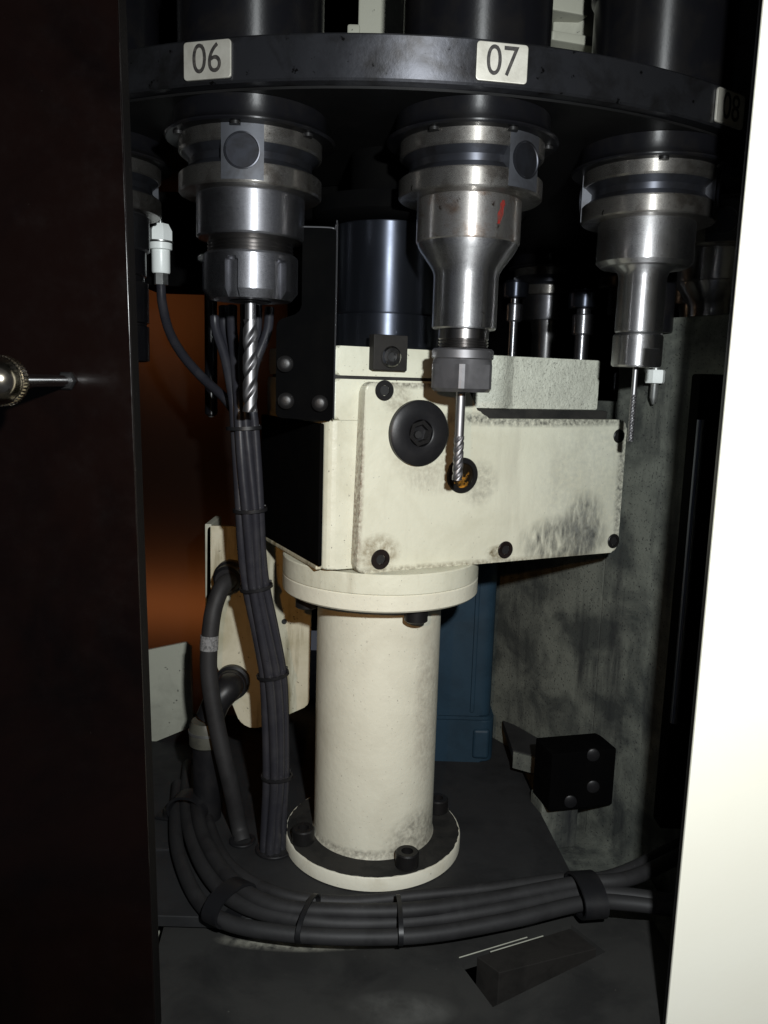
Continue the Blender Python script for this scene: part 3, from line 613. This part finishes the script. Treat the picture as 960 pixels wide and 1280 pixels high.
v = at(286, 722, 470.5); gz = v
tc = thing('gland_cable', 'thick black cable drooping from the upper gland of the cream bracket', 'cable', (v.x, 464, -260))
MB().lathe([(9.5, 0), (9.5, 5), (8.2, 6), (8.2, 13), (6.6, 15)], (v.x, 477.8, v.z), seg=32, rot=FRONT).build('gland', 'rubber', tc)
pts = [at(288, 724, 465.0), at(277, 735, 456.7), at(267, 762, 450.3), at(262, 800, 446.6), at(261, 840, 444.8), at(267, 885, 443.0), at(277, 935, 441.1), at(289, 985, 440.0), at(298, 1030, 442.0), tuple(atz(303, 1052, FZ - 2))]
MB().tube([tuple(p) for p in pts], 4.9, seg=20).build('jacket', 'cable_dusty', tc)
MB().tube([tuple(at(262, 794, 446.6)), tuple(at(261.3, 812, 446.1))], 5.15, seg=20, sub=1).build('print_sleeve', 'sleeve', tc)

v = at(289, 855, 472.4)
ec = thing('elbow_connector', 'black elbow connector low on the cream bracket with grey coupling', 'connector', (v.x, 464, -262))
MB().lathe([(10.6, 0), (10.6, 3.5), (9.2, 4.5), (9.2, 9)], (v.x, 477.8, v.z), seg=40, rot=FRONT).build('flange', 'rubber', ec)
pts = [at(289, 855, 470.5), at(284, 862, 463.2), at(272, 876, 459.5), at(262, 898, 458.6)]
MB().tube([tuple(p) for p in pts], 8.2, seg=24).build('elbow', 'rubber', ec)
e1, e2, e3 = at(262, 900, 458.6), at(259, 930, 458.6), at(258, 950, 458.6)
MB().lathe([(9.6, e2.z), (10.6, e2.z + 1), (10.6, e1.z - 4), (9.0, e1.z)], (e2.x, 458.6, 0), seg=32).build('coupling', 'gland_grey', ec)
MB().lathe([(8.0, FZ + 0.2), (8.6, e3.z), (8.6, e2.z + 0.5)], (e2.x, 458.6, 0), seg=32).build('tail', 'rubber', ec)
MB().ring(10.2, 11.0, e1.z - 7, e1.z - 5.4, (e2.x, 458.6, 0), seg=32).build('coupling_ring', 'zinc', ec)

p = [at(183, 813, 560), at(232, 803, 560), at(239, 808, 560), at(241, 905, 560), at(232, 912, 560), at(183, 932, 560)]
single(MB().prism([(v.x, v.z) for v in p], 560, 563, bevel=0.5, frame=SF).build('guard_plate', 'cream_pale'), 'small pale plate standing between acrylic door and elbow connector', 'plate')

gc = atz(303, 1052, FZ)
MB().ring(5.2, 7.6, FZ + 0.1, FZ + 1.5, (gc.x, gc.y, 0), seg=36, bev=0.4).build('grommet', 'rubber', tc)

# ------------------------------------------------------------------ vertical cable bundle
cbx = [(303, 470, 412), (303, 500, 412), (305, 535, 412), (309, 590, 413), (313, 640, 414), (316, 690, 416), (320, 733, 418), (331, 790, 420), (341, 843, 422), (345, 900, 424), (346, 970, 425), (343, 1020, 426), (341, 1052, 426)]
spine = [at(*p) for p in cbx]
bu = thing('cable_bundle', 'tied bundle of black cables hanging left of the gearbox', 'cable bundle', tuple(at(341, 1052, 426)))
offs = [(-5.0, 1.4), (-1.9, -2.2), (1.6, -2.6), (5.0, -0.6), (2.2, 2.6), (-1.8, 3.2)]
fan = [[(268, 395, 425), (270, 412, 424), (282, 450, 420)], [(290, 383, 430), (290, 410, 426), (294, 450, 420)], [(306, 380, 428), (306, 410, 424), (303, 450, 417)],
       [(337, 385, 424), (334, 415, 421), (318, 458, 416)], [(322, 380, 432), (321, 420, 428), (311, 455, 420)], [(279, 383, 436), (281, 420, 432), (291, 455, 422)]]
for k, (ox, oy) in enumerate(offs):
    pts = [tuple(at(*p)) for p in fan[k]]
    for i, p in enumerate(spine[1:]):
        wob = 0.7 * math.sin(i * 1.3 + k * 2.0); tw = 0.10 * math.sin(i * 0.5) + (0.05 * i)
        x = ox * math.cos(tw) - oy * math.sin(tw); y = ox * math.sin(tw) + oy * math.cos(tw)
        pts.append((p.x + x + wob * 0.5, p.y + y + wob * 0.4, p.z))
    x, y, z = pts[-1]; pts.append((x, y, FZ - 3))
    MB().tube(pts, 2.45 if k != 1 else 2.7, seg=14, sub=6).build('cable', 'cable', bu)
def spine_at(py):
    for (a, b), (p, q) in zip(zip(cbx, cbx[1:]), zip(spine, spine[1:])):
        if a[1] <= py <= b[1]:
            t = (py - a[1]) / (b[1] - a[1]); return p.lerp(q, t), (q - p).normalized()
def tie(parent, c, t, ra, rb, wid, m='rubber', name='cable_tie', th=0.9, head=True):
    x = Vector((1, 0, 0)); x = (x - t * x.dot(t)).normalized(); y = t.cross(x); mb = MB(); n = 30; rows = []
    for (k_, hgt) in ((0, -wid / 2), (th, -wid / 2), (th, wid / 2), (0, wid / 2)):
        rows.append([mb.bm.verts.new(c + x * (ra + k_) * math.cos(2 * PI * i / n) + y * (rb + k_) * math.sin(2 * PI * i / n) + t * hgt) for i in range(n)])
    for i in range(4):
        for j in range(n): mb.bm.faces.new((rows[i][j], rows[i][(j + 1) % n], rows[(i + 1) % 4][(j + 1) % n], rows[(i + 1) % 4][j]))
    if head: mb.box(c + x * (ra + 0.6) * 0.72 - y * (rb + 1.0) * 0.72, (2.6, 2.4, wid + 1.2), bevel=0.4)
    return mb.build(name, m, parent)
for py in (535, 637, 734, 843, 970):
    c, t = spine_at(py); tie(bu, c, t, 8.0, 5.9, 1.7)
g = at(341, 1056, 426)
MB().ring(8.6, 10.8, FZ + 0.1, FZ + 1.6, (spine[-1].x + 1, spine[-1].y, 0), seg=40, bev=0.4).build('grommet', 'rubber', bu)

# ------------------------------------------------------------------ loop of cables on the floor
lo = thing('cable_loom', 'curved run of thick black cables lying across the floor plate', 'cable loom', (0, 380, FZ))
runs = [([(236, 955), (232, 1000), (240, 1050), (262, 1095), (300, 1128), (370, 1150), (450, 1155), (540, 1148), (630, 1136), (720, 1118), (780, 1118), (870, 1132)], -258.6, 4.1),
        ([(246, 960), (246, 1010), (258, 1055), (290, 1100), (340, 1130), (420, 1140), (520, 1138), (620, 1122), (720, 1105), (790, 1098), (870, 1058)], -254.5, 3.9),
        ([(222, 980), (219, 1030), (225, 1075), (248, 1125), (285, 1152), (360, 1168), (450, 1172), (540, 1166), (640, 1150), (730, 1130), (785, 1128), (870, 1140)], -259.8, 3.8),
        ([(252, 975), (262, 1030), (290, 1085), (350, 1118), (430, 1126), (520, 1120), (610, 1112), (700, 1098), (770, 1092), (870, 1045)], -260.0, 3.2)]
for pts, z, r in runs:
    P = []
    for i, (x, y) in enumerate(pts):
        v = atz(x, y, z); P.append((v.x, v.y, z + 0.6 * math.sin(i * 1.9 + r)))
    MB().tube(P, r, seg=18, sub=8).build('cable', 'cable_dusty', lo)
for (x, y, ang_) in ((499, 1152, 0.05), (385, 1150, -0.25)):
    v = atz(x, y, -257); tie(lo, Vector((v.x, v.y + 1.5, -257)), Vector((math.cos(ang_), math.sin(ang_), 0)), 14.5, 7.4, 2.2, head=False)
def clamp(px, py, ang_, lab, ra=13.5, rb=7.6, wid=9):
    v = atz(px, py, -256); c = Vector((v.x, v.y, -256.0)); t = Vector((math.cos(ang_), math.sin(ang_), 0))
    root = thing('cable_clamp', lab, 'cable clamp', (c.x, c.y, FZ), group='cable clamps on the floor loom')
    tie(root, c, t, ra, rb, wid, 'rubber', 'strap', th=1.6, head=False)
    n = Vector((-t.y, t.x, 0)); f = c + n * (ra + 3)
    MB().box((f.x, f.y, FZ + 1.4), (wid, 13, 2.0), rz=ang_, bevel=0.6).build('foot', 'rubber', root)
    MB().lathe([(3.4, 0), (3.4, 2.4), (2.6, 3.0)], (f.x, f.y, FZ + 2.2), seg=24).build('screw', 'black_bolt', root)
clamp(287, 1128, -0.55, 'dark strap clamp over the cable loom at its left bend')
clamp(733, 1118, 0.15, 'dark strap clamp over the cable loom near the pale ledge', rb=7.8, wid=12)
clamp(237, 1010, 1.35, 'dark strap clamp on the cable loom beside the acrylic door', ra=11, rb=8, wid=11)

# ------------------------------------------------------------------ sensor connector hanging at the left
x0 = at(201, 320, 468)
se = thing('sensor_connector', 'white nylon sensor connector beside the acrylic door with drooping cable', 'connector', (x0.x, 468, 40))
zz = lambda py: at(201, py, 468).z
MB().lathe([(6.4, zz(301)), (6.4, zz(289)), (4.4, zz(280)), (1.2, zz(279.5))], (x0.x, 468, 0), seg=6).build('cap_nut', 'white_nylon', se)
MB().lathe([(6.8, zz(303)), (6.8, zz(301.5))], (x0.x, 468, 0), seg=32).build('washer', 'zinc', se)
MB().lathe([(4.6, zz(342)), (5.0, zz(340)), (5.0, zz(313)), (6.2, zz(312)), (6.2, zz(304))], (x0.x, 468, 0), seg=28).build('plug', 'white_nylon', se)
MB().lathe([(3.9, zz(356)), (3.9, zz(341))], (x0.x, 468, 0), seg=6).build('ferrule', 'zinc', se)
MB().lathe([(1.2, zz(280)), (1.2, zz(262))], (x0.x, 468, 0), seg=12).build('stud', 'zinc', se)
pts = [at(201, 354, 468), at(203, 380, 466), at(212, 415, 460), at(230, 446, 450), at(255, 474, 440), at(280, 497, 428), at(298, 520, 418)]
MB().tube([tuple(p) for p in pts], 2.6, seg=14).build('cable', 'cable', se)
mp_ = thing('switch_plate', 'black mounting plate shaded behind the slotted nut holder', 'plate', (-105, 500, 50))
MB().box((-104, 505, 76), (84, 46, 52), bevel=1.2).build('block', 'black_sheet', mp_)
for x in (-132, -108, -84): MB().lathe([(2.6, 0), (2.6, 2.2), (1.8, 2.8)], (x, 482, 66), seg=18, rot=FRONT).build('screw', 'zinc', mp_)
v = at(264, 520, 478)
rd = thing('hanging_rod', 'short black rod hanging left of the cable bundle', 'rod', (v.x, 478, v.z))
MB().lathe([(2.2, v.z), (3.6, v.z + 1.2), (3.6, 51)], (v.x, 478, 0), seg=24).build('rod', 'pocket', rd)
MB().lathe([(1.4, v.z - 0.6), (2.0, v.z + 0.4)], (v.x, 478, 0), seg=16).build('tip', 'zinc', rd)

# ------------------------------------------------------------------ right rear: black block, pale block, shelf, adjusting screw
a_, b_ = at(681, 938, 470), at(764, 1012, 470)
bl = thing('limit_block', 'black block with bolt heads in front of the right grimy wall', 'block', ((a_.x + b_.x) / 2, 474, -262))
MB().box(((a_.x + b_.x) / 2, 482, (a_.z + b_.z) / 2), (b_.x - a_.x, 24, a_.z - b_.z), rz=0.25, bevel=1.0).build('block', 'black_sheet', bl)
for px, py in ((712, 1000), (742, 985), (742, 945)):
    v = at(px, py, 470); MB().lathe([(4, 0), (4, 1.6), (3, 2.2)], (v.x, 470.4 + (v.x - (a_.x + b_.x) / 2) * 0.25, v.z), seg=20, rot=FRONT).build('bolt', 'rubber', bl)
v = at(694, 1038, 478)
single(MB().box((v.x, 486, -273), (26, 18, 34), rz=0.25, bevel=2).build('spacer_block', 'wall_grimy'), 'grimy grey spacer block under the black bolted block', 'block')
rs = thing('rear_shelf', 'dark shelf plate with front edge coloured as lit behind the black bolted block', 'shelf', (115, 530, -246))
MB().prism([(92, 521), (128, 500), (132, 510), (100, 562), (92, 570)], -250, -244, bevel=0.4).build('shelf_plate', 'black_plate', rs)
MB().prism([(92, 518.4), (128.5, 497.4), (129, 499.6), (92.4, 520.6)], -256, -244.6, bevel=0.4).build('lit_edge', 'wall_grimy', rs)  # paler colour than the top stands in for light on this edge
v = at(819, 470, 470)
sc2 = thing('adjusting_screw', 'zinc adjusting screw hanging right of the thin end mill', 'screw', (v.x, 470, v.z - 20))
MB().lathe([(0.8, v.z - 16), (2.3, v.z - 12), (2.3, v.z + 24)], (v.x, 470, 0), seg=20).build('shank', 'zinc', sc2)
MB().lathe([(5.2, v.z - 4), (5.6, v.z - 3), (5.6, v.z + 2.6), (5.2, v.z + 3.4)], (v.x, 470, 0), seg=6).build('nut', 'white_nylon', sc2)
MB().lathe([(7, v.z + 24), (7.4, v.z + 25), (7.4, v.z + 58), (6, v.z + 60)], (v.x, 470, 0), seg=32).build('bushing', 'pocket', sc2)

for px, py0, py1, Yp, rp, lab in ((726, 385, 445, 545, 4.6, 'thick steel guide pin behind the gearbox top near the slim holder'), (641, 372, 425, 560, 3.0, 'thin steel guide pin behind the gearbox top beside the stepped holder')):
    p0, p1 = at(px, py0, Yp), at(px, py1, Yp); gp = thing('guide_pin', lab, 'pin', (p1.x, Yp, p1.z - 14), group='guide pins behind the gearbox')
    MB().lathe([(rp, p1.z - 14), (rp, p0.z - 1), (rp - 0.8, p0.z)], (p1.x, Yp, 0), seg=28).build('shaft', 'steel_satin', gp)
    MB().lathe([(rp + 1.4, (p0.z + p1.z) / 2 - 2), (rp + 2.4, (p0.z + p1.z) / 2 - 1), (rp + 2.4, p0.z - 5), (rp + 1.4, p0.z - 4)], (p1.x, Yp, 0), seg=28).build('bushing', 'steel_satin', gp)
    MB().lathe([(rp + 5, p0.z - 0.2), (rp + 5.6, p0.z + 0.6), (rp + 5.6, p0.z + 9), (rp + 3, p0.z + 11), (rp + 3, 62)], (p1.x, Yp, 0), seg=32).build('boss', 'spindle', gp)

# ------------------------------------------------------------------ pale castings seen above the disc
a_, b_ = at(446, 60, 455), at(508, -40, 455)
c1 = thing('rear_casting', 'pale casting rib glimpsed above the disc between plates 06 and 07', 'casting', ((a_.x + b_.x) / 2, 465, 132))
MB().box(((a_.x + b_.x) / 2, 465, 182), (b_.x - a_.x, 14, 99), bevel=1.5).build('rib', 'cream_pale', c1)
MB().box((a_.x - 2, 463, at(440, 36, 455).z), (7, 12, 7), bevel=1.5).build('lug', 'cream_pale', c1)
a_, b_ = at(684, 60, 455), at(748, -40, 455)
c2 = thing('rear_casting', 'pale stepped casting glimpsed above the disc right of plate 07', 'casting', ((a_.x + b_.x) / 2, 465, 132))
MB().box((b_.x - 9, 470, 182), (22, 12, 99), bevel=1.5).build('rib', 'cream_pale', c2)
MB().box((a_.x + 6, 460, at(700, 14, 455).z + 3), (26, 16, 9), bevel=1.2, rz=0.3).build('arm', 'cream_pale', c2)
MB().box((a_.x + 14, 458, at(700, 52, 455).z), (32, 14, 5), bevel=1.2, rz=0.3).build('step', 'cream_pale', c2)

for o in bpy.data.objects:
    for k in ('_org', '_local'):
        if k in o: del o[k]
